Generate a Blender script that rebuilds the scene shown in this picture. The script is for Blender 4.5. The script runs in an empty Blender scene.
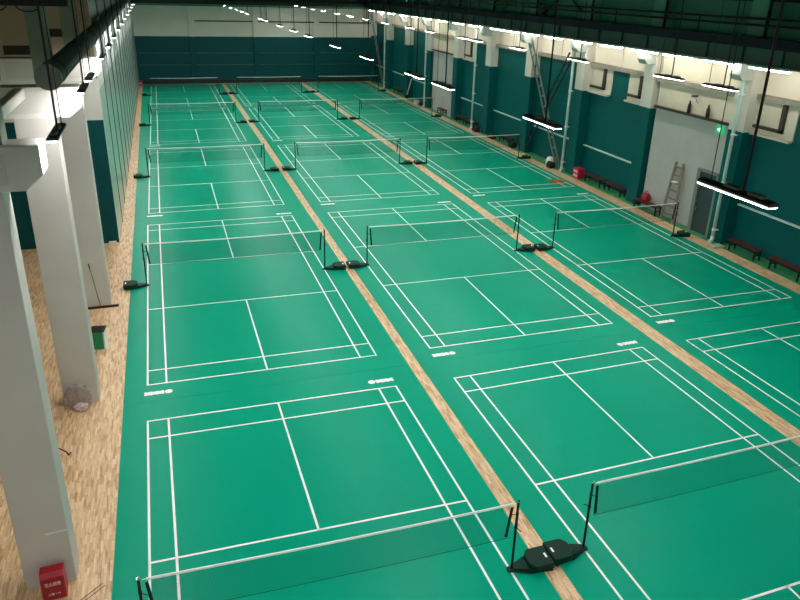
import bpy, bmesh, math, random
from mathutils import Vector, Matrix
random.seed(7)
S = bpy.context.scene
COL = S.collection

# ------------------------------------------------------------------ helpers
def lin(h):
    h = h.lstrip('#')
    c = [int(h[i:i+2], 16)/255 for i in (0, 2, 4)]
    return tuple(x/12.92 if x <= .04045 else ((x+.055)/1.055)**2.4 for x in c)+(1,)

MATS = {}
def mat(name, color, rough=.5, metal=0, spec=.5, noise=0, nscale=8, bump=0, stretch=(1, 1, 1), emit=None, strength=0):
    if name in MATS: return MATS[name]
    m = bpy.data.materials.new(name); m.use_nodes = True
    nt = m.node_tree; b = nt.nodes['Principled BSDF']
    c = lin(color)
    b.inputs['Base Color'].default_value = c
    b.inputs['Roughness'].default_value = rough
    b.inputs['Metallic'].default_value = metal
    b.inputs['Specular IOR Level'].default_value = spec
    if emit:
        b.inputs['Emission Color'].default_value = lin(emit); b.inputs['Emission Strength'].default_value = strength
    if noise or bump:
        tc = nt.nodes.new('ShaderNodeNewGeometry'); mp = nt.nodes.new('ShaderNodeMapping')
        mp.inputs['Scale'].default_value = stretch
        n = nt.nodes.new('ShaderNodeTexNoise'); n.inputs['Scale'].default_value = nscale; n.inputs['Detail'].default_value = 5
        nt.links.new(tc.outputs['Position'], mp.inputs['Vector']); nt.links.new(mp.outputs['Vector'], n.inputs['Vector'])
        if noise:
            r = nt.nodes.new('ShaderNodeValToRGB')
            r.color_ramp.elements[0].position = .3; r.color_ramp.elements[1].position = .7
            r.color_ramp.elements[0].color = tuple(x*(1-noise) for x in c[:3])+(1,)
            r.color_ramp.elements[1].color = tuple(min(1, x*(1+noise)) for x in c[:3])+(1,)
            nt.links.new(n.outputs['Fac'], r.inputs['Fac']); nt.links.new(r.outputs['Color'], b.inputs['Base Color'])
        if bump:
            bp = nt.nodes.new('ShaderNodeBump'); bp.inputs['Strength'].default_value = bump; bp.inputs['Distance'].default_value = .02
            nt.links.new(n.outputs['Fac'], bp.inputs['Height']); nt.links.new(bp.outputs['Normal'], b.inputs['Normal'])
    MATS[name] = m
    return m

def math_node(nt, op, a, b=None):
    n = nt.nodes.new('ShaderNodeMath'); n.operation = op
    for i, v in enumerate((a, b)):
        if v is None: continue
        if isinstance(v, (int, float)): n.inputs[i].default_value = v
        else: nt.links.new(v, n.inputs[i])
    return n.outputs[0]

def two_tone(name, low, high, z, rough=.45, top=None, ztop=0, noise=.04):
    """paint that changes colour at height z (and again at ztop)"""
    if name in MATS: return MATS[name]
    m = bpy.data.materials.new(name); m.use_nodes = True
    nt = m.node_tree; b = nt.nodes['Principled BSDF']
    g = nt.nodes.new('ShaderNodeNewGeometry'); s = nt.nodes.new('ShaderNodeSeparateXYZ')
    nt.links.new(g.outputs['Position'], s.inputs[0])
    def mix(f, A, B):
        x = nt.nodes.new('ShaderNodeMix'); x.data_type = 'RGBA'
        nt.links.new(f, x.inputs[0])
        for i, v in ((6, A), (7, B)):
            if isinstance(v, tuple): x.inputs[i].default_value = v
            else: nt.links.new(v, x.inputs[i])
        return x.outputs[2]
    c = mix(math_node(nt, 'GREATER_THAN', s.outputs[2], z), lin(low), lin(high))
    if top: c = mix(math_node(nt, 'GREATER_THAN', s.outputs[2], ztop), c, lin(top))
    n = nt.nodes.new('ShaderNodeTexNoise'); n.inputs['Scale'].default_value = .9; n.inputs['Detail'].default_value = 6
    nt.links.new(g.outputs['Position'], n.inputs['Vector'])
    hv = nt.nodes.new('ShaderNodeHueSaturation')
    nt.links.new(c, hv.inputs['Color'])
    nt.links.new(math_node(nt, 'ADD', math_node(nt, 'MULTIPLY', n.outputs['Fac'], noise*4), 1-noise*2), hv.inputs['Value'])
    nt.links.new(hv.outputs['Color'], b.inputs['Base Color'])
    b.inputs['Roughness'].default_value = rough
    b.inputs['Specular IOR Level'].default_value = .18
    MATS[name] = m
    return m

class MB:
    def __init__(s): s.bm = bmesh.new()
    def box(s, x0, y0, z0, x1, y1, z1):
        v = [s.bm.verts.new((x, y, z)) for z in (z0, z1) for y in (y0, y1) for x in (x0, x1)]
        for f in ((0, 2, 3, 1), (4, 5, 7, 6), (0, 1, 5, 4), (2, 6, 7, 3), (0, 4, 6, 2), (1, 3, 7, 5)):
            s.bm.faces.new([v[i] for i in f])
        return s
    def bar(s, a, b, w, h, up=(0, 0, 1)):
        """rectangular bar from a to b, w wide and h thick along up"""
        a, b = Vector(a), Vector(b); d = (b-a).normalized(); u = Vector(up)
        if abs(d.dot(u)) > .98: u = Vector((1, 0, 0))
        r = d.cross(u).normalized(); u = r.cross(d).normalized()
        v = [s.bm.verts.new(p+r*i*w/2+u*j*h/2) for p in (a, b) for j in (-1, 1) for i in (-1, 1)]
        for f in ((0, 2, 3, 1), (4, 5, 7, 6), (0, 1, 5, 4), (2, 6, 7, 3), (0, 4, 6, 2), (1, 3, 7, 5)):
            s.bm.faces.new([v[i] for i in f])
        return s
    def tube(s, pts, r, n=10):
        pts = [Vector(p) for p in pts]; rings = []
        rs = r if isinstance(r, (list, tuple)) else [r]*len(pts)
        prev = None
        for i, p in enumerate(pts):
            t = (pts[min(i+1, len(pts)-1)]-pts[max(i-1, 0)]).normalized()
            if prev is None:
                u = Vector((0, 0, 1)) if abs(t.z) < .9 else Vector((1, 0, 0))
                u = (u-t*u.dot(t)).normalized()
            else:
                u = (prev-t*prev.dot(t)).normalized()
            prev = u; w = t.cross(u)
            rings.append([s.bm.verts.new(p+(u*math.cos(k*2*math.pi/n)+w*math.sin(k*2*math.pi/n))*rs[i]) for k in range(n)])
        for A, B in zip(rings, rings[1:]):
            for k in range(n):
                f = s.bm.faces.new((A[k], A[(k+1) % n], B[(k+1) % n], B[k])); f.smooth = n > 6
        s.bm.faces.new(rings[0][::-1]); s.bm.faces.new(rings[-1])
        return s
    def prism(s, outline, lo, hi, axis=2):
        """outline in the two other axes, extruded along axis"""
        def P(a, b, c): return {2: (a, b, c), 1: (a, c, b), 0: (c, a, b)}[axis]
        A = [s.bm.verts.new(P(a, b, lo)) for a, b in outline]; B = [s.bm.verts.new(P(a, b, hi)) for a, b in outline]
        n = len(A)
        s.bm.faces.new(A[::-1]); s.bm.faces.new(B)
        for k in range(n): s.bm.faces.new((A[k], A[(k+1) % n], B[(k+1) % n], B[k]))
        return s
    def quad(s, *p):
        s.bm.faces.new([s.bm.verts.new(q) for q in p]); return s
    def lathe(s, prof, c=(0, 0, 0), n=20):
        rings = [[s.bm.verts.new((c[0]+r*math.cos(k*2*math.pi/n), c[1]+r*math.sin(k*2*math.pi/n), c[2]+z)) for k in range(n)] for r, z in prof]
        for A, B in zip(rings, rings[1:]):
            for k in range(n):
                f = s.bm.faces.new((A[k], A[(k+1) % n], B[(k+1) % n], B[k])); f.smooth = True
        s.bm.faces.new(rings[0][::-1]); s.bm.faces.new(rings[-1])
        return s
    def build(s, name, m, parent=None, bevel=0):
        bmesh.ops.recalc_face_normals(s.bm, faces=s.bm.faces)
        me = bpy.data.meshes.new(name); s.bm.to_mesh(me); s.bm.free()
        for q in (m if isinstance(m, list) else [m]): me.materials.append(q)
        o = bpy.data.objects.new(name, me); COL.objects.link(o)
        if parent: o.parent = parent
        if bevel:
            bv = o.modifiers.new('bevel', 'BEVEL'); bv.width = bevel; bv.segments = 2; bv.limit_method = 'ANGLE'
        return o

def tag(o, label, cat, group=None, kind=None):
    o['label'] = label; o['category'] = cat
    if group: o['group'] = group
    if kind: o['kind'] = kind
    return o
def empty(name, label, cat, loc=(0, 0, 0), rz=0, group=None):
    o = bpy.data.objects.new(name, None); o.empty_display_size = .2; COL.objects.link(o)
    o.location = loc; o.rotation_euler = (0, 0, rz)
    return tag(o, label, cat, group)
def struct(o):
    o['kind'] = 'structure'; return o
def copy_tree(o, parent=None):
    c = o.copy(); COL.objects.link(c)
    if parent: c.parent = parent
    for ch in list(o.children): copy_tree(ch, c)
    return c

# ------------------------------------------------------------------ materials
# wood: finger-jointed board floor, grain along y
def wood_floor():
    m = bpy.data.materials.new('jointed_wood_floor'); m.use_nodes = True
    nt = m.node_tree; b = nt.nodes['Principled BSDF']
    g = nt.nodes.new('ShaderNodeNewGeometry')
    mp = nt.nodes.new('ShaderNodeMapping'); mp.inputs['Rotation'].default_value = (0, 0, math.pi/2)
    nt.links.new(g.outputs['Position'], mp.inputs['Vector'])
    br = nt.nodes.new('ShaderNodeTexBrick')
    br.inputs['Scale'].default_value = 1
    br.inputs['Brick Width'].default_value = .32; br.inputs['Row Height'].default_value = .048
    br.inputs['Mortar Size'].default_value = .0015
    br.inputs['Color1'].default_value = lin('#efd0a2'); br.inputs['Color2'].default_value = lin('#ba8650')
    br.inputs['Mortar'].default_value = lin('#8d6a42'); br.inputs['Bias'].default_value = -.1
    br.offset = .37; br.squash = .8; br.squash_frequency = 3
    nt.links.new(mp.outputs['Vector'], br.inputs['Vector'])
    n = nt.nodes.new('ShaderNodeTexNoise'); n.inputs['Scale'].default_value = 1; n.inputs['Detail'].default_value = 6
    m2 = nt.nodes.new('ShaderNodeMapping'); m2.inputs['Scale'].default_value = (20, 2.6, 1)
    nt.links.new(g.outputs['Position'], m2.inputs['Vector']); nt.links.new(m2.outputs['Vector'], n.inputs['Vector'])
    r = nt.nodes.new('ShaderNodeValToRGB')
    r.color_ramp.elements[0].position = .38; r.color_ramp.elements[0].color = lin('#a67a4a')
    r.color_ramp.elements[1].position = .5; r.color_ramp.elements[1].color = lin('#f0d2aa')
    nt.links.new(n.outputs['Fac'], r.inputs['Fac'])
    x = nt.nodes.new('ShaderNodeMix'); x.data_type = 'RGBA'; x.inputs[0].default_value = .36
    nt.links.new(br.outputs['Color'], x.inputs[6]); nt.links.new(r.outputs['Color'], x.inputs[7])
    nt.links.new(x.outputs[2], b.inputs['Base Color'])
    b.inputs['Roughness'].default_value = .38
    return m
WOOD = wood_floor()
MAT_GREEN = mat('green_vinyl', '#00a27f', rough=.33, spec=.055, noise=.04, nscale=.35)
LINE = mat('line_white', '#fafffd', rough=.4)
SIDE_GREEN = mat('edge_green_paint', '#3f9a62', rough=.5, noise=.25, nscale=1.7)
BLACK = mat('black_steel', '#060808', rough=.45, spec=.3)
RUBBER = mat('cast_green_black', '#053022', rough=.55, spec=.2)
CHROME = mat('bright_steel', '#c8ccc8', rough=.25, metal=1)
TAPE = mat('net_tape_white', '#f6faf4', rough=.7)
CORD = mat('dark_cord', '#04150f', rough=.8)
TEAL = '#005857'; CREAM = '#dcd2c0'
DARKGREEN = '#3d846e'
PILLAR = mat('grey_white_plaster', '#c9c4bd', rough=.75, noise=.05, nscale=1.2)
WALLR = two_tone('right_wall_paint', TEAL, CREAM, 6.12, top=DARKGREEN, ztop=7.45)
COLR = two_tone('right_column_paint', TEAL, '#d8d3c8', 4.78, top='#579580', ztop=7.5)
WALLF = two_tone('far_wall_paint', '#034a4c', '#d2d0c2', 4.57, top='#12382c', ztop=7.5)
WALLB = two_tone('bay_wall_paint_shade', '#034a4c', '#d6d2c8', 4.88, top='#a8917e', ztop=6.4)  # brown upper tone puts the shade above the lamps into the colour
CONC = mat('bare_concrete', '#b3b2ad', rough=.85, noise=.12, nscale=.8, bump=.05)
GREYBEAM = mat('grey_render', '#8f897d', rough=.8, noise=.15, nscale=3)
GREENSTEEL = mat('green_painted_steel', '#1c4a3c', rough=.5)
NAVY = mat('navy_painted_steel', '#060f22', rough=.55, spec=.2)
PIPEWHITE = mat('pale_green_plastic_pipe', '#c4dcd4', rough=.35)
BROWN = mat('brown_window_frame', '#3b2c20', rough=.5)

def net_material():
    m = bpy.data.materials.new('net_mesh'); m.use_nodes = True
    nt = m.node_tree; b = nt.nodes['Principled BSDF']
    b.inputs['Base Color'].default_value = lin('#04231a'); b.inputs['Roughness'].default_value = .8
    tc = nt.nodes.new('ShaderNodeTexCoord'); s = nt.nodes.new('ShaderNodeSeparateXYZ')
    nt.links.new(tc.outputs['Object'], s.inputs[0])
    def th(o): return math_node(nt, 'LESS_THAN', math_node(nt, 'FRACT', math_node(nt, 'DIVIDE', o, .02)), .095)
    a = math_node(nt, 'MAXIMUM', th(s.outputs[0]), th(s.outputs[2]))
    nt.links.new(a, b.inputs['Alpha'])
    return m
NET = net_material()

# ------------------------------------------------------------------ the shell
struct(MB().box(-7, -10, -.2, 24.4, 68.6, 0).build('floor', WOOD))
YC = [2.0-6.03+6.03*k for k in range(0, 13)]      # right wall column lines
# far wall
wf = struct(MB().box(-7, 68.4, 0, 24.4, 68.7, 12.4).build('wall_far', WALLF))
for z in (1.83, 2.98):
    MB().box(-.75, 68.28, z-.05, 23.6, 68.4, z+.03).build('ledge', mat('teal_ledge', '#0d5c52', rough=.4), wf)
for x in (4.45, 10.75, 17.05):
    MB().box(x-.26, 68.2, 0, x+.26, 68.4, 9.5).build('pilaster', WALLF, wf)
MB().tube([(4.8, 68.3, 6.05), (23.6, 68.3, 6.05)], .05).build('conduit', BLACK, wf)
MB().box(-.75, 68.1, 7.42, 23.6, 68.4, 7.62).build('head_beam', mat('mid_green_steel', '#3f7a62', rough=.5), wf)
MB().box(-.75, 67.9, 7.62, 23.6, 68.4, 7.95).build('truss_chord', mat('black_green_steel', '#071510', rough=.5), wf)
struct(MB().box(-.6, 68.22, 0, 22.3, 68.4, .34).build('baseboard_far', mat('black_kickboard', '#081512', rough=.5)))

# right wall: one slab, concrete infill bays, columns, windows
wr = struct(MB().box(23.55, -10, 0, 24.0, 68.4, 12.4).build('wall_right', WALLR))
BARE = two_tone('bare_bay_render', '#b4b4ae', '#d9cfba', 4.95, rough=.85, noise=.07, top=DARKGREEN, ztop=7.45)
for a in (14.3, 44.4):
    MB().box(23.2, a+.35, 0, 23.56, a+5.3, 7.3).build('infill_panel', BARE, wr)
    MB().box(23.02, a+.35, 4.88, 23.21, a+5.3, 4.98).build('rail', BROWN, wr)
for k in range(12):
    y0 = YC[k]+.6; y1 = YC[k+1]-.3
    if abs(y0-14.66) < .3 or abs(y0-44.8) < .4: 
        MB().box(23.05, y0+.1, 6.05, 23.21, y1, 6.3).build('tie_beam', GREYBEAM, wr); continue
    MB().box(23.32, y0, 6.1, 23.56, y1, 6.3).build('tie_beam', GREYBEAM, wr)
    # dado ledge, its pale colour holds the light caught on top
    MB().box(23.42, y0+.25, 1.74, 23.56, y1-.05, 1.8).build('ledge', mat('lit_pale_ledge', '#c5dcd2', rough=.4), wr)
    # panel joints of the cream upper wall
    MB().box(23.535, y0+2.6, 6.3, 23.556, y0+2.63, 7.3).build('joint', mat('joint_grey', '#b0a898'), wr)
for k in range(13):
    y = YC[k]
    c = struct(MB().box(22.98, y-.3, 0, 23.56, y+.52, 10.5).build('wall_column', COLR))
    MB().prism([(22.98, 6.8), (22.98, 7.46), (22.38, 7.46), (22.38, 7.0), (22.55, 6.8)], y-.2, y+.42, axis=1).build('corbel', mat('corbel_plaster', '#b4bab2', rough=.7), c)
# recessed windows beside the columns (brown frames)
def window(n, ya, yb, frame_low=True):
    w = struct(MB().box(23.48, ya, 4.78, 23.56, yb, 6.1).build('window_%d' % n, mat('cream_window_board', '#d9d0bc', rough=.6)))
    f = MB().box(23.36, ya+.5, 5.0, 23.48, yb-.05, 5.12).box(23.36, ya+.5, 5.0, 23.48, ya+.68, 6.08)
    f.build('window_frame', BROWN, w)
    MB().box(23.3, ya, 4.72, 23.48, yb, 4.8).build('window_sill', mat('sill_cream', '#cfc9ba', rough=.6), w)
window(1, 11.75, 13.78); window(2, 20.72, 22.4); window(3, 23.9, 25.8); window(4, 41.7, 43.6); window(5, 50.7, 52.0)
# the upper wall girts
for z in (9.9, 10.9):
    MB().box(23.4, -10, z, 23.55, 68.4, z+.12).build('girt', GREENSTEEL, wr)

# left: translucent partition from the third pillar on, and the bay wall
GLASSY = two_tone('left_partition_paint', '#b6c4bc', '#e4e8e2', 6.0, rough=.2, top='#cfd3cc', ztop=7.6, noise=.05)
GLASSY.node_tree.nodes['Principled BSDF'].inputs['Specular IOR Level'].default_value = .6
wl = struct(MB().prism([(-1.16, 20.2), (-.95, 68.4), (-1.2, 68.4), (-1.3, 20.46), (-1.18, 20.46), (-1.18, 20.2)], 0, 12.4).build('wall_left', GLASSY))
for k in range(15):
    y = 22.9+3.02*k; x = -1.16+(y-20.2)*.21/48.2
    MB().box(x-.05, y-.05, 0, x+.018, y+.04, 7.6).build('mullion', mat('dark_mullion', '#1b2b27', rough=.4), wl)
wb = struct(MB().box(-7, 20.2, 0, -1.181, 20.45, 12.4).build('wall_bay', WALLB))
struct(MB().box(-7.2, -10, 0, -7, 20.45, 12.4).build('wall_left_outer', mat('outer_beige', '#b5a48c', rough=.8)))
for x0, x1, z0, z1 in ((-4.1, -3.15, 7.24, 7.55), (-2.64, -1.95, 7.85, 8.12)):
    MB().box(x0, 20.12, z0, x1, 20.22, z0+.05).box(x0, 20.17, z0+.05, x1, 20.22, z1).build('recess_shade_slab', mat('recess_shade', '#2a2018', rough=.8), wb)  # raised dark slabs, recess shadow put into their colour
struct(MB().box(-7.2, -10, 12.4, 24.4, 68.7, 12.6).build('ceiling', mat('roof_deck', '#24382f', rough=.8)))

# wooden strip of green floor along the right wall
struct(MB().box(22.72, -9, 0, 23.55, 67.8, .008).build('floor_edge_strip', SIDE_GREEN))

# ------------------------------------------------------------------ courts
X = [0, 7.7947, 15.5527]; Y = [0, 15.2035, 30.454, 45.5918, 60.355]
AF = [[0.0265, -0.0083, -0.0198, 0.0037, 0.0327, -0.0251], [0.0145, 0.0016, 0.0172, -0.0143, 0.0102, 0.035], [-0.0288, -0.007, 0.0111, 0.0077, -0.0679, -0.0096], [0.0225, -0.0014, -0.0136, 0.0227, -0.0489, 0.0543], [0.0295, 0.0018, -0.0025, 0.027, 0.0394, 0.0116], [-0.0226, 0.0198, -0.0013, 0.0048, 0.0247, -0.0677], [0.0073, 0.0027, 0.0008, -0.0059, -0.044, 0.0429], [0.017, 0.0012, -0.0043, -0.0051, 0.0625, 0.0462], [0.0056, 0.002, -0.0029, 0.008, 0.13, -0.0976], [-0.0068, 0.0044, 0.0018, -0.001, 0.0082, -0.0485], [-0.0062, 0.0009, 0.0008, -0.0131, -0.0342, 0.0519], [0.0, -0.0035, 0.0, 0.0078, 0.0389, -0.003], [-0.0094, 0.0028, 0.0009, 0.0022, 0.0517, -0.0945], [0.0, 0.0034, 0.0, -0.0129, -0.0809, 0.0225], [0.0, 0.0059, 0.0, -0.0144, -0.1274, 0.0658]]
def cp(c, r, u, v):
    a = AF[r*3+c]; u -= 3.05
    return (X[c]+3.05+u*(1+a[0])+v*a[1]+a[4], Y[r]+u*a[2]+v*(1+a[3])+a[5])
LANE = ['left', 'middle', 'right']
ROW = ['nearest', 'second', 'third', 'fourth', 'farthest']
def where(c, r):
    return '%s court of the %s lane' % (ROW[r], LANE[c])
# lane edges at the row boundaries (front edge first)
YB = [-7.62, 7.6, 22.85, 38.05, 53.0, 67.85]
EDGE = [(([-.66]*6), [6.72, 6.83, 6.88, 6.92, 6.93, 6.93]),
        ([7.12, 7.14, 7.2, 7.32, 7.34, 7.3], [14.45, 14.55, 14.72, 14.85, 14.9, 14.9]),
        ([15.05, 15.08, 15.22, 15.36, 15.4, 15.4], [21.95, 21.98, 22.05, 22.1, 22.15, 22.2])]
ZM = .008
def strip(mb, c, r, u0, v0, u1, v1, w=.047):
    """painted line between two court points"""
    a, b = Vector(cp(c, r, u0, v0)), Vector(cp(c, r, u1, v1))
    d = (b-a).normalized()*w/2; n = Vector((-d.y, d.x)); z = ZM+.0015
    q = [a-d-n, b+d-n, b+d+n, a-d+n]
    mb.quad(*[(p.x, p.y, z) for p in q])
for r in range(5):
    for c in range(3):
        g = .004
        e = EDGE[c]
        o = MB().prism([(e[0][r], YB[r]+g), (e[1][r], YB[r]+g), (e[1][r+1], YB[r+1]-g), (e[0][r+1], YB[r+1]-g)], 0, ZM).build('court_mat', MAT_GREEN)
        tag(o, 'green court with white lines, %s' % where(c, r), 'badminton court', 'green badminton courts')
        W, L = 6.1, 6.7
        m = MB()
        for u in (.02, .48, 5.62, 6.08): strip(m, c, r, u, -L+.02, u, L-.02)
        for v in (-6.68, -5.94, -1.98, 1.98, 5.94, 6.68): strip(m, c, r, .02, v, W-.02, v)
        for s_ in (-1, 1): strip(m, c, r, 3.05, s_*1.98, 3.05, s_*6.68)
        m.build('court_lines', LINE, o)
        # maker's marks outside two corners: a row of small blocks and an oval
        for u0, v0, flip in ((-.06, -L-.42, 1), (6.12, L+.34, -1)):
            m = MB(); z = ZM+.0015
            for k in range(7):
                a = u0+flip*(k*.068); h = .072 if k % 2 else .085
                p = [cp(c, r, a, v0-h), cp(c, r, a+flip*.064, v0-h), cp(c, r, a+flip*.064, v0+h), cp(c, r, a, v0+h)]
                if flip < 0: p = p[::-1]
                m.quad(*[(x, y, z) for x, y in p])
            ctr = cp(c, r, u0+flip*.58, v0)
            m.bm.faces.new([m.bm.verts.new((ctr[0]+.1*math.cos(t*math.pi/8), ctr[1]+.095*math.sin(t*math.pi/8), z)) for t in range(16)])
            m.build('maker_mark', LINE, o)

# ------------------------------------------------------------------ nets and posts
def make_post(name='net_post'):
    """pole at the origin, weighted base reaching out along -x"""
    t = empty(name, '', 'net post')
    MB().tube([(0, 0, .03), (0, 0, 1.55)], .024, 12).build('pole', BLACK, t)
    p = MB().tube([(0, 0, 1.545), (0, 0, 1.575)], .027, 12)
    p.build('pulley_cap', CHROME, t)
    MB().tube([(0, 0, .95), (0, 0, 1.05)], .03, 10).build('winch_box', BLACK, t)
    MB().tube([(0, .0, 1.0), (-.02, .09, 1.0), (-.05, .11, .98)], .009, 6).build('winch_crank', BLACK, t)
    MB().tube([(0, 0, 1.26), (0, 0, 1.31)], .029, 10).build('collar', BLACK, t)
    MB().tube([(0, -.0, 1.28), (.11, -.05, 1.26)], .007, 6).build('cord_cleat', BLACK, t)
    MB().prism([(.07, -.06), (.09, 0), (.07, .06), (-.02, .075), (-.3, .2), (-.73, .25), (-.73, -.25), (-.3, -.2), (-.02, -.075)], .012, .045).build('base_plate', RUBBER, t, bevel=.006)
    MB().prism([(-.01, .055), (-.3, .16), (-.3, -.16), (-.01, -.055)], .045, .085).build('base_arm', RUBBER, t, bevel=.008)
    w = MB().prism([(-.3, -.12), (-.3, .12), (-.4, .24), (-.755, .24), (-.755, -.24), (-.4, -.24)], .045, .17).build('weight_block', RUBBER, t, bevel=.02)
    MB().box(-.7, -.05, .17, -.66, .06, .173).build('plate_mark', TAPE, w)
    for x, y, rr, h in ((.045, -.03, .013, .06), (.045, .03, .013, .06), (-.71, -.285, .018, .07)):
        MB().tube([(x, y, .04), (x, y, h)], rr, 8).build('bolt', CHROME, t)
    return t
proto = None
for r in range(5):
    for c in range(3):
        for side in (0, 1):
            if r == 0 and c == 2 or (r == 0 and c == 1 and side): continue
            x, y = cp(c, r, 6.1*side, 0)
            if proto is None: o = proto = make_post()
            else: o = copy_tree(proto)
            o.location = (x, y, ZM); o.rotation_euler = (0, 0, math.pi if side else 0)
            o['label'] = 'black net post, %s end of the net, %s' % ('left' if side == 0 else 'right', where(c, r))
            o['group'] = 'black net posts'

def make_net(c, r):
    a = Vector(cp(c, r, .05, 0)); b = Vector(cp(c, r, 6.05, 0)); d = b-a; ln = d.length
    t = empty('badminton_net', 'badminton net with white top tape, %s' % where(c, r), 'badminton net', (a.x, a.y, ZM), math.atan2(d.y, d.x), 'badminton nets')
    n = 12
    def top(s): return 1.545-.03*4*s*(1-s)
    i0, i1 = .06, ln-.06
    m = MB()
    for k in range(n):
        s0, s1 = k/n, (k+1)/n
        x0, x1 = i0+(i1-i0)*s0, i0+(i1-i0)*s1
        m.quad((x0, 0, top(s0)-.76), (x1, 0, top(s1)-.76), (x1, 0, top(s1)-.034), (x0, 0, top(s0)-.034))
    bmesh.ops.remove_doubles(m.bm, verts=m.bm.verts, dist=1e-4)
    m.build('netting', NET, t)
    pts = [(i0+(i1-i0)*k/n, top(k/n)) for k in range(n+1)]
    m = MB()
    for (x0, z0), (x1, z1) in zip(pts, pts[1:]):
        m.bar((x0, 0, z0-.016), (x1, 0, z1-.016), .024, .034)
    m.build('top_tape', TAPE, t)
    m = MB().tube([(0, 0, 1.53)]+[(x, 0, z-.01) for x, z in pts]+[(ln, 0, 1.53)], .006, 6)
    m.build('head_cord', TAPE, t)
    m = MB().tube([(x, 0, z-.76) for x, z in pts], .005, 6); m.build('bottom_cord', CORD, t)
    for x in (i0, i1):
        s_ = 1 if x == i0 else -1
        MB().bar((x, 0, 1.46), (x+s_*.06, .02, .8), .014, .05, up=(1, 0, 0)).build('side_strap', BLACK, t)
for r in range(5):
    for c in range(3):
        if r == 0 and c == 2: continue
        make_net(c, r)

# ------------------------------------------------------------------ left pillars with corbels
PIL = [('concrete pillar nearest the camera, red box at its foot', 2.0), ('concrete pillar with a plastic bag at its foot', 8.0), ('concrete pillar with a dust mop leaning on it', 14.05)]
for lab, y in PIL:
    t = empty('concrete_pillar', 'grey ' + lab, 'pillar', (-1.62-(.03 if y < 3 else 0), y, 0), 0, 'grey concrete pillars')
    t['kind'] = 'thing'
    MB().box(-.4, 0, 0, .4, .5, 7.06).build('shaft', PILLAR, t, bevel=.012)
    MB().prism([(-1.6, 7.06), (.7, 7.06), (.95, 7.28), (.95, 7.7), (-1.6, 7.7)], 0, .52, axis=1).build('corbel', mat('corbel_white', '#dcd9d2', rough=.7), t, bevel=.01)
    MB().box(.12, .1, 7.7, .49, .5, 12.39).build('upper_shaft', mat('upper_column_grey', '#7c8a7c', rough=.8), t)
    MB().box(-1.45, -.012, 7.16, .5, .003, 7.6).build('inset_panel', mat('corbel_inset', '#d0cdc6', rough=.7), t)
MB().bar((.06, -.003, 1.1), (.38, -.003, 1.13), .006, .03).build('scuff_mark', mat('pale_scuff', '#ece8e2', rough=.8), [o for o in bpy.data.objects if o.name == 'concrete_pillar'][0])
# long white tie beam between the pillars
tag(MB().bar((-1.82, 2.53, 7.58), (-1.82, 7.99, 7.58), .2, .22).build('tie_beam', mat('tie_beam_cream', '#d8d0c4', rough=.7), None, bevel=.02), 'cream tie beam between the first pillars at corbel height', 'beam')
# round duct
du = empty('ventilation_duct', 'round dark grey ventilation duct along the left side above the pillars', 'duct', (-.86, 5.2, 8.23))
MB().tube([(0, 0, 0), (0, 62.8, .0)], .215, 24).build('duct_body', mat('dark_duct', '#56665d', rough=.4), du)
MB().tube([(0, -.03, 0), (0, 0, 0)], .225, 24).build('end_cap', mat('galvanised_grey', '#6d716c', rough=.5, metal=.3), du)
for k in range(14): MB().tube([(0, .8+4.2*k, 0), (0, .86+4.2*k, 0)], .226, 24).build('seam_band', BLACK, du)
# dark truss chord with cable loops, near the camera at the top
bt = empty('roof_truss', 'black roof truss beam with loose cable loops at top left', 'truss', (-4, 8.0, 9.3))
MB().box(-3, -.1, 0, 3.35, .1, .5).build('chord', mat('black_truss', '#050807', rough=.6), bt)
for x in (1.2, 2.0, 2.6):
    MB().tube([(x+.22*math.cos(a), 0, .02+.13*math.sin(a)) for a in [math.pi+math.pi*i/8 for i in range(9)]], .014, 6).build('cable_loop', BLACK, bt)

# ------------------------------------------------------------------ crane girder, rails, tubes on the right
g = empty('crane_girder', 'dark green crane girder with navy rail running along the right wall', 'girder', (22.5, -9, 7.46))
MB().box(-.28, 0, 0, .28, 77.2, .04).build('bottom_flange', mat('pale_green_steel', '#6f9a86', rough=.4), g)
MB().box(-.03, 0, .04, .03, 77.2, .63).build('web', GREENSTEEL, g)
for k in range(38): MB().box(-.12, 1+2*k, .04, -.03, 1.03+2*k, .63).build('stiffener', GREENSTEEL, g)
MB().box(-.28, 0, .63, .28, 77.2, .99).build('rail_beam', NAVY, g)
gr = empty('guard_rail', 'black double pipe guard rail above the crane girder', 'railing', (22.6, -9, 8.45))
for z in (.42, .65): MB().tube([(0, 0, z), (0, 77, z)], .045, 8).build('rail', BLACK, gr)
for k in range(13):
    MB().tube([(0, YC[k]+9+2.9, 0), (0, YC[k]+9+2.9, .67)], .03, 8).build('post', BLACK, gr)
gr2 = empty('conduit_pipe', 'upper black conduit pipe high on the right wall', 'pipe', (23.2, -9, 9.75))
MB().tube([(0, 0, 0), (0, 77, 0)], .05, 8).build('tube', BLACK, gr2)
for k in range(13):
    o = MB().tube([(22.9, YC[k]-.5, 8.4), (22.9, YC[k]-.5, 12.4)], .07, 8).build('standpipe', BLACK)
    tag(o, 'black vertical pipe beside an upper wall column on the right', 'pipe', 'black upper wall pipes')
xb = empty('cross_brace', 'black X shaped bracing high above the crane girder', 'bracing', (23.35, 26.72, 8.5))
MB().bar((0, 0, 0), (0, 5.05, 2.6), .08, .1).build('diagonal', BLACK, xb); MB().bar((0, 5.05, 0), (0, 0, 2.6), .08, .1).build('diagonal', BLACK, xb)

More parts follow.
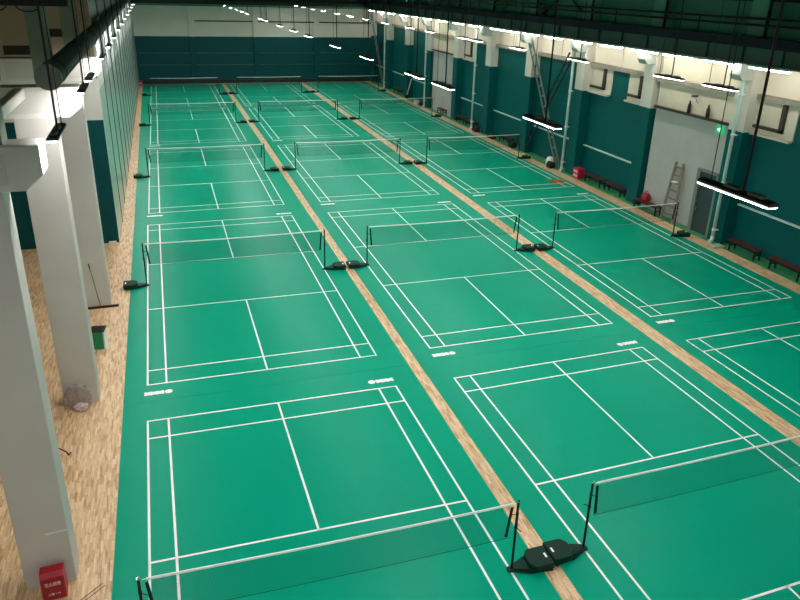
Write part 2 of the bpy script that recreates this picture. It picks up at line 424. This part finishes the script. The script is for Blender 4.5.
EMIT = mat('lamp_diffuser', '#ffffff', rough=.4, emit='#fdfcfa', strength=1)
EMIT.node_tree.nodes['Principled BSDF'].inputs['Emission Strength'].default_value = 75
LIP = mat('lamp_lip', '#ffffff', rough=.4, emit='#fdfcfa', strength=.32)
TUBE = mat('tube_diffuser', '#ffffff', rough=.4, emit='#fff8ee', strength=1)
TUBE.node_tree.nodes['Principled BSDF'].inputs['Emission Strength'].default_value = 18
def make_tube(L_):
    t = empty('tube_light', '', 'tube light')
    MB().box(-.06, -L_/2, .03, .06, L_/2, .09).build('batten', mat('white_batten', '#e2e6e0', rough=.5), t)
    MB().tube([(0, -L_/2, .01), (0, L_/2, .01)], .035, 8).build('diffuser', TUBE, t)
    return t
tp = None
for k, y in enumerate([12.4, 15.0, 17.6, 19.9, 22.6, 25.3, 28.3, 31.0, 33.6, 35.7, 39.4, 42.4, 45.6, 49.0, 52.2, 55.3, 59.0, 62.4, 65.8, 7.0, 1.5]):
    o = make_tube(1.9) if tp is None else copy_tree(tp); tp = tp or o
    o.location = (22.27, y, 7.37)
    tag(o, 'white tube light in the row under the crane girder', 'tube light', 'tube lights under the crane girder')

# ------------------------------------------------------------------ hanging lights
HOUS = mat('black_lamp_housing', '#0d100f', rough=.45)
def make_lamp():
    t = empty('hanging_lamp', '', 'hanging lamp')
    # flat dark housing with a lit lens along its lower left edge and underside
    MB().prism([(-.05, 0), (-.05, .03), (-.01, .045), (.08, .045), (.1, .03), (.1, .0)], -.57, .57, axis=1).build('housing', HOUS, t)
    MB().prism([(-.058, -.008), (-.056, .004), (-.05, .006), (-.05, -.002), (.09, -.002), (.08, -.0145), (-.05, -.0145)], -.565, .565, axis=1).build('diffuser', LIP, t)
    MB().box(-.045, -.56, -.0185, .078, .56, -.0145).build('led_panel', EMIT, t)
    for y in (-.28, .1):
        MB().box(-.01, y-.14, .045, .07, y+.08, .075).build('driver_box', mat('grey_driver', '#6d7270', rough=.5), t)
    MB().tube([(.05, -.08, .05), (.05, -.08, 4.6)], .016, 6).build('suspension_rod', BLACK, t)
    MB().tube([(.05, .45, .05), (.05, .45, 4.6)], .006, 6).build('suspension_cord', BLACK, t)
    return t
LP = make_lamp()
rows = [('left', -.55, 7.75, [-6, -3.6, 2.6, 7.3, 9.2, 14.0, 17.8, 22.0, 26.5, 31, 36, 41, 47, 53, 60], 'along the left pillars and wall'),  # negative positions: unseen lamps added to brighten the nearest pillar
        ('mid', 7.1, 7.78, [-5.2, -2.6, 2.0, 6.67, 8.67, 13.2, 17.4, 22.4, 26.0, 30.0, 34.9, 37.1, 43.9, 47.2, 50.5, 55.5, 60.5], 'between the left and middle lanes'),  # nearest lamp is out of view, added to brighten the near net tape
        ('right', 14.2, 7.75, [1.2, 5.8, 7.8, 12.5, 16.9, 20.9, 22.3, 26.7, 29.9, 34.5, 38.9, 43, 47, 52, 56, 60.5, 64], 'between the middle and right lanes')]  # nearest lamp here is likewise an unseen addition for light on the nets
first = True
ORD = ['nearest', 'second', 'third', 'fourth', 'fifth', 'sixth', 'seventh', 'eighth', 'ninth', 'tenth', 'eleventh', 'twelfth', 'thirteenth', 'fourteenth', 'fifteenth', 'sixteenth', 'seventeenth', 'eighteenth']
for nm, x, z, ys, wh in rows:
    for k, y in enumerate(ys):
        o = LP if first else copy_tree(LP); first = False
        o.location = (x, y, z)
        tag(o, 'black hanging lamp, %s of the row %s' % (ORD[k], wh), 'hanging lamp', 'hanging lamps')

# ------------------------------------------------------------------ downpipes, bracing, door, sign
PIPES = [(14.05, 'beside the dark door'), (26.75, 'in front of the nearer X bracing'), (40.05, 'third from the near end'), (50.5, 'beside the far bare wall panel'), (62.6, 'beside the farthest bracing')]
dp = None
for y, lab in PIPES:
    if dp is None:
        o = dp = empty('downpipe', '', 'downpipe')
        MB().tube([(0, 0, .12), (0, 0, 6.9), (.02, .1, 7.05), (.1, .3, 7.2)], .075, 12).build('pipe', PIPEWHITE, o)
        MB().tube([(0, 0, .3), (0, 0, .16), (-.05, 0, .08), (-.14, 0, .05)], .085, 12).build('shoe', PIPEWHITE, o)
        for z in (.55, 2.6, 4.6, 6.2):
            MB().tube([(0, 0, z), (0, 0, z+.09)], .092, 12).box(.0, -.1, z+.02, .16, .1, z+.06).build('bracket', mat('pipe_bracket', '#d8e6de', rough=.4), o)
    else: o = copy_tree(dp)
    o.location = (22.78, y, 0)
    tag(o, 'pale vertical downpipe on the right wall, ' + lab, 'downpipe', 'pale downpipes')

def brace(y0, y1, zt, lab, cat='bracing', dark=True):
    t = empty('column_bracing', lab, cat, (23.0, y0, 0))
    def lattice(a, b, m, nm, w=.42):
        a, b = Vector(a), Vector(b); d = (b-a).normalized(); n = Vector((0, -d.z, d.y))*w/2
        k = MB().bar(a+n, b+n, .07, .08).bar(a-n, b-n, .07, .08)
        N = int((b-a).length/.65)
        for i in range(1, N):
            p = a+(b-a)*i/N; k.bar(p+n, p-n, .05, .09)
        return k.build(nm, m, t)
    lattice((-.12, 0, .05), (-.12, y1-y0, zt), mat('grey_steel_lattice', '#77807a', rough=.4, metal=.3), 'lattice_diagonal')
    lattice((.12, y1-y0, .05), (.12, .3, zt-.7), mat('dark_steel_lattice', '#0d2f2e', rough=.4), 'lattice_diagonal')
    return t
brace(27.3, 32.3, 7.2, 'steel lattice X bracing between wall columns beside the pale downpipe')
brace(63.2, 67.9, 7.0, 'steel lattice X bracing in the far right corner')

d = struct(MB().box(23.1, 14.75, 0, 23.24, 15.75, 2.72).build('door_1', mat('dark_grey_door', '#2e3f41', rough=.45)))
MB().box(23.02, 15.75, 0, 23.24, 15.95, 2.8).box(23.02, 14.6, 0, 23.24, 14.75, 2.8).box(23.02, 14.6, 2.72, 23.24, 15.95, 2.82).build('door_frame', mat('door_frame_grey', '#79807c', rough=.5), d)
MB().box(23.04, 15.6, .95, 23.1, 15.68, 1.12).build('door_handle', CHROME, d)
es = empty('exit_sign', 'small green exit sign on the bare wall above the dark door', 'exit sign', (23.17, 15.2, 4.62))
MB().box(-.03, -.17, -.13, .03, .17, .13).build('sign_box', mat('exit_green', '#0c8a50', rough=.4, emit='#18c070', strength=.25), es)
MB().box(-.035, -.06, -.07, -.029, .02, .07).box(-.035, .03, -.03, -.029, .1, .03).build('pictogram', mat('exit_white', '#f2fff6', emit='#f2fff6', strength=.3), es)
es.scale = (1.3, 1.3, 1.3)
cam_ = empty('security_camera', 'small security camera on the cream wall above the bare panel', 'camera', (23.15, 16.9, 5.72))
MB().box(-.3, -.05, 0, -.02, .05, .1).build('camera_body', mat('cam_grey', '#4c4c48', rough=.5), cam_); MB().tube([(-.1, 0, 0), (.05, 0, -.25)], .02, 6).build('bracket', mat('cam_arm', '#9a968c', rough=.5), cam_)
for y, lab in ((17.25, 'dark bottle on the rail above the bare panel, nearer the ladder'), (16.05, 'dark bottle on the rail above the bare panel, nearer the exit sign')):
    o = tag(MB().lathe([(.07, 0), (.08, .05), (.08, .35), (.04, .45), (.03, .55)], (0, 0, 0), 12).build('bottle', mat('dark_bottle', '#17140f', rough=.3)), lab, 'bottle'); o.location = (23.1, y, 4.98)

# ------------------------------------------------------------------ benches on the right
SEATM = mat('red_brown_slats', '#53201a', rough=.45, noise=.15, nscale=5)
def make_bench():
    t = empty('bench', '', 'bench')
    for x in (-.14, 0, .14): MB().box(x-.06, -.8, .43, x+.06, .8, .46).build('seat_slat', SEATM, t)
    for y in (-.68, .68):
        for x in (-.15, .15): MB().box(x-.025, y-.025, 0, x+.025, y+.025, .43).build('leg', BLACK, t)
        MB().box(-.15, y-.02, .2, .15, y+.02, .24).build('stretcher', BLACK, t)
    MB().box(-.17, -.72, .38, -.13, .72, .43).box(.13, -.72, .38, .17, .72, .43).build('seat_frame', BLACK, t)
    return t
BEN = [(22.98, 12.4, 0, 1, 'red-brown slatted bench by the right wall, closest to the pale downpipe'),
       (22.98, 10.2, 0, 1, 'red-brown slatted bench by the right wall, partly out of the picture'),
       (22.78, 18.62, .08, 1.1, 'red-brown bench in front of the bare panel, red bag on it'),
       (23.12, 21.85, 0, 1.05, 'red-brown bench by the teal wall, nearer to the bare panel'),
       (23.12, 23.75, 0, 1.05, 'red-brown bench by the teal wall, beside the red kit box'),
       (23.15, 34.9, 0, 1, 'dark bench by the wall before the X bracing, bags under it'),
       (23.15, 40.9, 0, 1, 'dark bench beside the third downpipe'),
       (23.15, 42.8, 0, 1, 'dark bench beside the far bare wall panel'),
       (22.95, 46.6, 0, .9, 'dark bench in front of the far bare wall panel'),
       (23.15, 59.0, 0, 1, 'dark bench farthest along the right wall')]
bp_ = None
for x, y, rz, s_, lab in BEN:
    o = make_bench() if bp_ is None else copy_tree(bp_); bp_ = bp_ or o
    o.location = (x, y, .008); o.rotation_euler = (0, 0, rz); o.scale = (1, s_, 1)
    tag(o, lab, 'bench', 'benches along the right wall')

def bag(name, lab, cat, loc, size, m, rz=0, handle=True):
    t = empty(name, lab, cat, loc, rz)
    sx, sy, sz = size
    o = MB().prism([(-sx/2, 0), (sx/2, 0), (sx*.52, sz*.55), (sx*.3, sz), (-sx*.3, sz), (-sx*.52, sz*.55)], -sy/2, sy/2, axis=1).build('bag_body', m, t, bevel=min(size)*.18)
    if handle: MB().tube([(0, -sy*.3, sz*.95), (0, -sy*.2, sz*1.3), (0, sy*.2, sz*1.3), (0, sy*.3, sz*.95)], .014, 6).build('handle', BLACK, t)
    return t
bag('red_bag', 'small red bag on the bench in front of the bare panel', 'bag', (22.9, 18.95, .47), (.3, .42, .36), mat('red_fabric', '#9b1026', rough=.6))
bag('kit_bag', 'white plastic bag by the wall left of the pale downpipe', 'bag', (22.95, 28.3, .008), (.45, .6, .5), mat('white_plastic_bag', '#dfe6e2', rough=.5))
bag('dark_bag', 'black sports bag beside the white plastic bag', 'bag', (22.62, 27.75, .008), (.35, .5, .38), mat('black_fabric', '#10100f', rough=.8))
bag('bag', 'dark bag slumped by the wall under the bench before the X bracing', 'bag', (22.85, 36.6, .008), (.4, .8, .36), mat('olive_fabric', '#1c2419', rough=.8))
bag('bag', 'dark bag on the floor beside the far downpipe bench', 'bag', (22.75, 39.1, .008), (.4, .6, .4), mat('maroon_fabric', '#301419', rough=.8))
bag('bag', 'dark heaped bag by the wall just beyond the X bracing', 'bag', (22.95, 33.5, .008), (.4, .55, .4), mat('black_fabric', '#10100f'))
rk = empty('kit_box', 'red case with two pale marks at the end of the teal wall bench', 'case', (22.95, 25.15, .008))
MB().box(-.22, -.28, 0, .22, .28, .62).build('case_body', mat('crimson_plastic', '#b0183a', rough=.45), rk, bevel=.05)
for z in (.12, .36): MB().box(-.23, -.2, z, -.215, .2, z+.14).build('pale_mark', mat('pink_mark', '#e8a0b0', rough=.5), rk)
tw = empty('racket_cover', 'orange cloth lying on the green court corner near the right wall', 'cloth', (21.35, 24.75, ZM+.002))
m = MB(); bmesh.ops.create_grid(m.bm, x_segments=10, y_segments=10, size=.5)
for v in m.bm.verts:
    a = math.hypot(v.co.x, v.co.y); v.co.x *= .7; v.co.y *= .62
    v.co.z = .05+.045*math.sin(9*v.co.x)*math.cos(7*v.co.y)-.06*max(0, a-.35)
m.build('cloth_sheet', mat('orange_cloth', '#c4501c', rough=.8), tw)
# small stuff at the third-row right post
ss = empty('shoes', 'yellow and white shoes beside the weighted base by the right wall', 'shoes', (22.7, 31.0, .008))
for yy, cc in ((0, '#d8c84a'), (.25, '#e6e6de')):
    MB().prism([(-.14, 0), (.14, 0), (.15, .05), (.05, .07), (-.03, .13), (-.14, .12)], yy-.05, yy+.05, axis=1).build('shoe', mat('shoe_'+cc[1:], cc, rough=.6), ss, bevel=.015)
bx = tag(MB().box(-.2, -.25, 0, .2, .25, .3).build('storage_box', mat('white_box', '#d4d8d4', rough=.6), None, bevel=.01), 'white box on the floor beside the fourth downpipe', 'box'); bx.location = (22.75, 52.3, .008)
bx = tag(MB().box(-.2, -.25, 0, .2, .25, .3).build('storage_box', mat('black_box', '#0e1110', rough=.6), None, bevel=.01), 'black box on the floor beside the white box', 'box'); bx.location = (22.85, 51.3, .008)
br = empty('broom', 'pale broom leaning on the far right wall', 'broom', (22.9, 55.6, .008))
MB().tube([(0, 0, .3), (.45, .1, 1.7)], .05, 8).build('broom_handle', mat('pale_broom', '#b9c4bc', rough=.6), br); MB().box(-.12, -.25, 0, .1, .25, .34).build('broom_head', mat('dark_bristle', '#1d2420', rough=.9), br)
pl_ = tag(MB().box(-.3, -.2, 0, .3, .2, .06).build('crumpled_sheet', mat('pale_sheet', '#aebfa6', rough=.7), None, bevel=.02), 'pale crumpled sheet on the floor before the first bench', 'sheet'); pl_.location = (22.6, 13.55, .008)

# wooden step ladder leaning on the bare wall
ld = empty('step_ladder', 'wooden ladder leaning on the bare wall panel', 'ladder', (22.78, 17.08, .0))
LW = mat('weathered_wood', '#8d8470', rough=.7, noise=.15, nscale=9)
top_ = (.36, .2, 2.72)
for s_ in (-1, 1):
    MB().bar((0, s_*.44, 0), (top_[0], top_[1]+s_*.24, top_[2]), .08, .09).build('stile', LW, ld)
for k in range(1, 8):
    f = k/7.6; hw = .44+(.24-.44)*f
    p = Vector(top_)*f
    MB().bar(p+Vector((0, -hw, 0)), p+Vector((0, hw, 0)), .12, .045).build('rung', LW, ld)
o = MB().box(-.12, -.14, 0, .1, .14, .05).build('paint_tray', mat('white_tray', '#f2f2ea', rough=.5), None, bevel=.01)
tag(o, 'white tray resting on a rung of the wooden ladder', 'tray'); o.location = (22.77+.36*5/7.6, 17.08+.2*5/7.6, 2.72*5/7.6+.026)

# ------------------------------------------------------------------ things on the left floor
FS = .84
fx = empty('fire_extinguisher_box', 'red fire extinguisher box at the foot of the nearest pillar', 'box', (-1.56, 1.74, 0), math.radians(3))
RED = mat('red_painted_steel', '#a8051e', rough=.4)
MB().prism([(-.12, 0), (.16, 0), (.16, .66), (-.04, .66), (-.12, .56)], -.22, .22, axis=0).build('box_body', RED, fx, bevel=.01)
MB().box(-.2, -.128, .03, .2, -.12, .52).build('box_door', mat('red_door', '#94041a', rough=.4), fx, bevel=.004)
def text(body, size, loc, parent, nm):
    cu = bpy.data.curves.new(nm, 'FONT'); cu.body = body; cu.size = size; cu.align_x = 'CENTER'; cu.extrude = .001
    o = bpy.data.objects.new(nm, cu); COL.objects.link(o); o.parent = parent; o.location = loc; o.rotation_euler = (math.pi/2, 0, 0)
    cu.materials.append(mat('white_lettering', '#f4e8e8', rough=.5))
    bpy.context.view_layer.update()
    me = bpy.data.meshes.new_from_object(o.evaluated_get(bpy.context.evaluated_depsgraph_get()))
    n = bpy.data.objects.new(nm, me); n.location = o.location; n.rotation_euler = o.rotation_euler; n.parent = parent
    COL.objects.link(n); bpy.data.objects.remove(o); bpy.data.curves.remove(cu); n.name = nm
    return n
text('灭火器箱', .075, (0, -.131, .4), fx, 'lettering')
text('火警 119', .06, (0, -.131, .14), fx, 'lettering')
MB().box(-.14, -.131, .375, .14, -.1285, .379).build('rule_line', mat('white_lettering', '#f4e8e8'), fx)
fx.scale = (FS, FS, FS)

gb = empty('waste_bin', 'green waste bin with an open black top beside the second pillar', 'bin', (-1.38, 11.05, 0), math.radians(-9))
GB = mat('bin_green', '#078455', rough=.4)
m = MB()
m.prism([(-.15, 0), (.15, 0), (.19, .56), (-.19, .56)], -.17, -.15, axis=1)
m.prism([(-.15, 0), (.15, 0), (.19, .56), (-.19, .56)], .15, .17, axis=1)
m.prism([(-.17, 0), (.17, 0), (.17, .56), (-.17, .56)], -.17, -.15, axis=0)
m.build('bin_shell', GB, gb)
MB().prism([(-.17, 0), (.17, 0), (.17, .56), (-.17, .56)], .15, .19, axis=0).build('side_panel', mat('bin_pale_side', '#e4efe6', rough=.4), gb)
MB().box(-.15, -.15, 0, .15, .15, .3).build('liner', BLACK, gb)
MB().box(-.2, -.18, .55, .2, .2, .58).build('rim', BLACK, gb); MB().box(-.15, -.14, .578, .15, .15, .582).build('opening_dark_plate', mat('bin_inside_shade', '#020303', rough=.9), gb)  # near-black plate on the rim paints the dark inside of the bin

mp_ = empty('dust_mop', 'flat dust mop with a thin pole leaning on the third pillar', 'mop', (-1.5, 13.86, 0))
MB().box(-.52, -.08, 0, .52, .04, .05).build('mop_head', mat('mop_brown', '#2c1a1c', rough=.9), mp_, bevel=.015)
MB().tube([(-.02, 0, .05), (-.19, .135, 1.33)], .011, 8).build('pole', mat('pole_grey', '#5a5650', rough=.4), mp_)
MB().tube([(-.19, .132, 1.3), (-.21, .15, 1.47)], .017, 8).build('grip', BLACK, mp_)

# crumpled plastic bag
pb = empty('plastic_bag', 'crumpled pinkish clear plastic bag at the foot of the second pillar', 'plastic bag', (-1.66, 7.83, 0))
m = MB(); bmesh.ops.create_icosphere(m.bm, subdivisions=4, radius=1)
rnd = random.Random(3)
from mathutils import noise as mn
for v in m.bm.verts:
    p = v.co.copy(); n_ = mn.noise(p*3)*.16+mn.noise(p*7)*.1
    q = p*(1+n_)
    v.co = Vector((q.x*.29, q.y*.13, max(0, .3+q.z*.36)))
PLB = mat('pink_clear_plastic', '#b5a39f', rough=.3); 
_b = PLB.node_tree.nodes['Principled BSDF']; _b.inputs['Alpha'].default_value = .6
m.build('bag_body', PLB, pb)
m = MB(); bmesh.ops.create_icosphere(m.bm, subdivisions=3, radius=1)
for v in m.bm.verts:
    p = v.co.copy(); n_ = abs(mn.noise(p*4))*.6
    q = p*(.8+n_); v.co = Vector((q.x*.17+.05, q.y*.1-.16, max(0.003, .11+q.z*.12)))
m.build('twisted_neck', mat('pink_plastic_folds', '#cdb7b8', rough=.35), pb)

rb = empty('red_box', 'small red box on the floor in the far left corner', 'box', (-.8, 67.3, 0))
MB().box(-.13, -.2, 0, .13, .2, .5).build('box_body', mat('crimson_box', '#a01535', rough=.5), rb, bevel=.03); MB().box(-.1, -.21, .15, .1, -.2, .35).build('pale_label', mat('pale_pink', '#d89aa8'), rb)
wa = tag(MB().box(-.14, -.06, 0, .14, .06, .1).build('socket_block', mat('white_plastic', '#dcdcd6', rough=.4), None, bevel=.01), 'white socket block at the foot of the left bay wall', 'socket block'); wa.location = (-1.42, 20.08, 0)
cb = tag(MB().tube([(-2.1, 6.25, .012), (-1.95, 6.17, .012), (-1.8, 6.0, .012), (-1.73, 5.86, .012), (-1.7, 5.95, .012)], .012, 6).build('cable', BLACK), 'short black cable on the wood floor beyond the nearest pillar', 'cable')
ts = struct(MB().bar((-1.25, 1.42, .004), (-.82, 1.78, .004), .012, .006).bar((-1.2, 1.36, .004), (-.78, 1.72, .004), .012, .006).build('trim_1', mat('dark_seam', '#4a331f', rough=.7)))

# ------------------------------------------------------------------ camera, world, colour
R = [[0.946258, -0.322177, 0.028235], [0.095813, 0.36265, 0.926987], [0.308894, 0.874464, -0.374029]]
cd = bpy.data.cameras.new('camera'); co = bpy.data.objects.new('camera', cd); COL.objects.link(co)
right, up, fwd = [Vector(v) for v in R]
M = Matrix((right, up, -fwd)).transposed().to_4x4(); M.translation = Vector((0.97110705, -8.83768398, 9.89421657))
co.matrix_world = M
cd.sensor_fit = 'HORIZONTAL'; cd.sensor_width = 36; cd.lens = 36*707.2906/800
cd.shift_x = -9.797682/800; cd.shift_y = -29.150739/800
cd.clip_start = .05; cd.clip_end = 300
S.camera = co
w = bpy.data.worlds.new('world'); S.world = w; w.use_nodes = True
w.node_tree.nodes['Background'].inputs[0].default_value = (.5, .6, .58, 1); w.node_tree.nodes['Background'].inputs[1].default_value = .15
S.view_settings.view_transform = 'Standard'; S.view_settings.look = 'None'; S.view_settings.gamma = 1; S.view_settings.use_curve_mapping = False
S.view_settings.exposure = 1.68
S.cycles.use_denoising = True
S.cycles.max_bounces = 8; S.cycles.diffuse_bounces = 5; S.cycles.transparent_max_bounces = 24
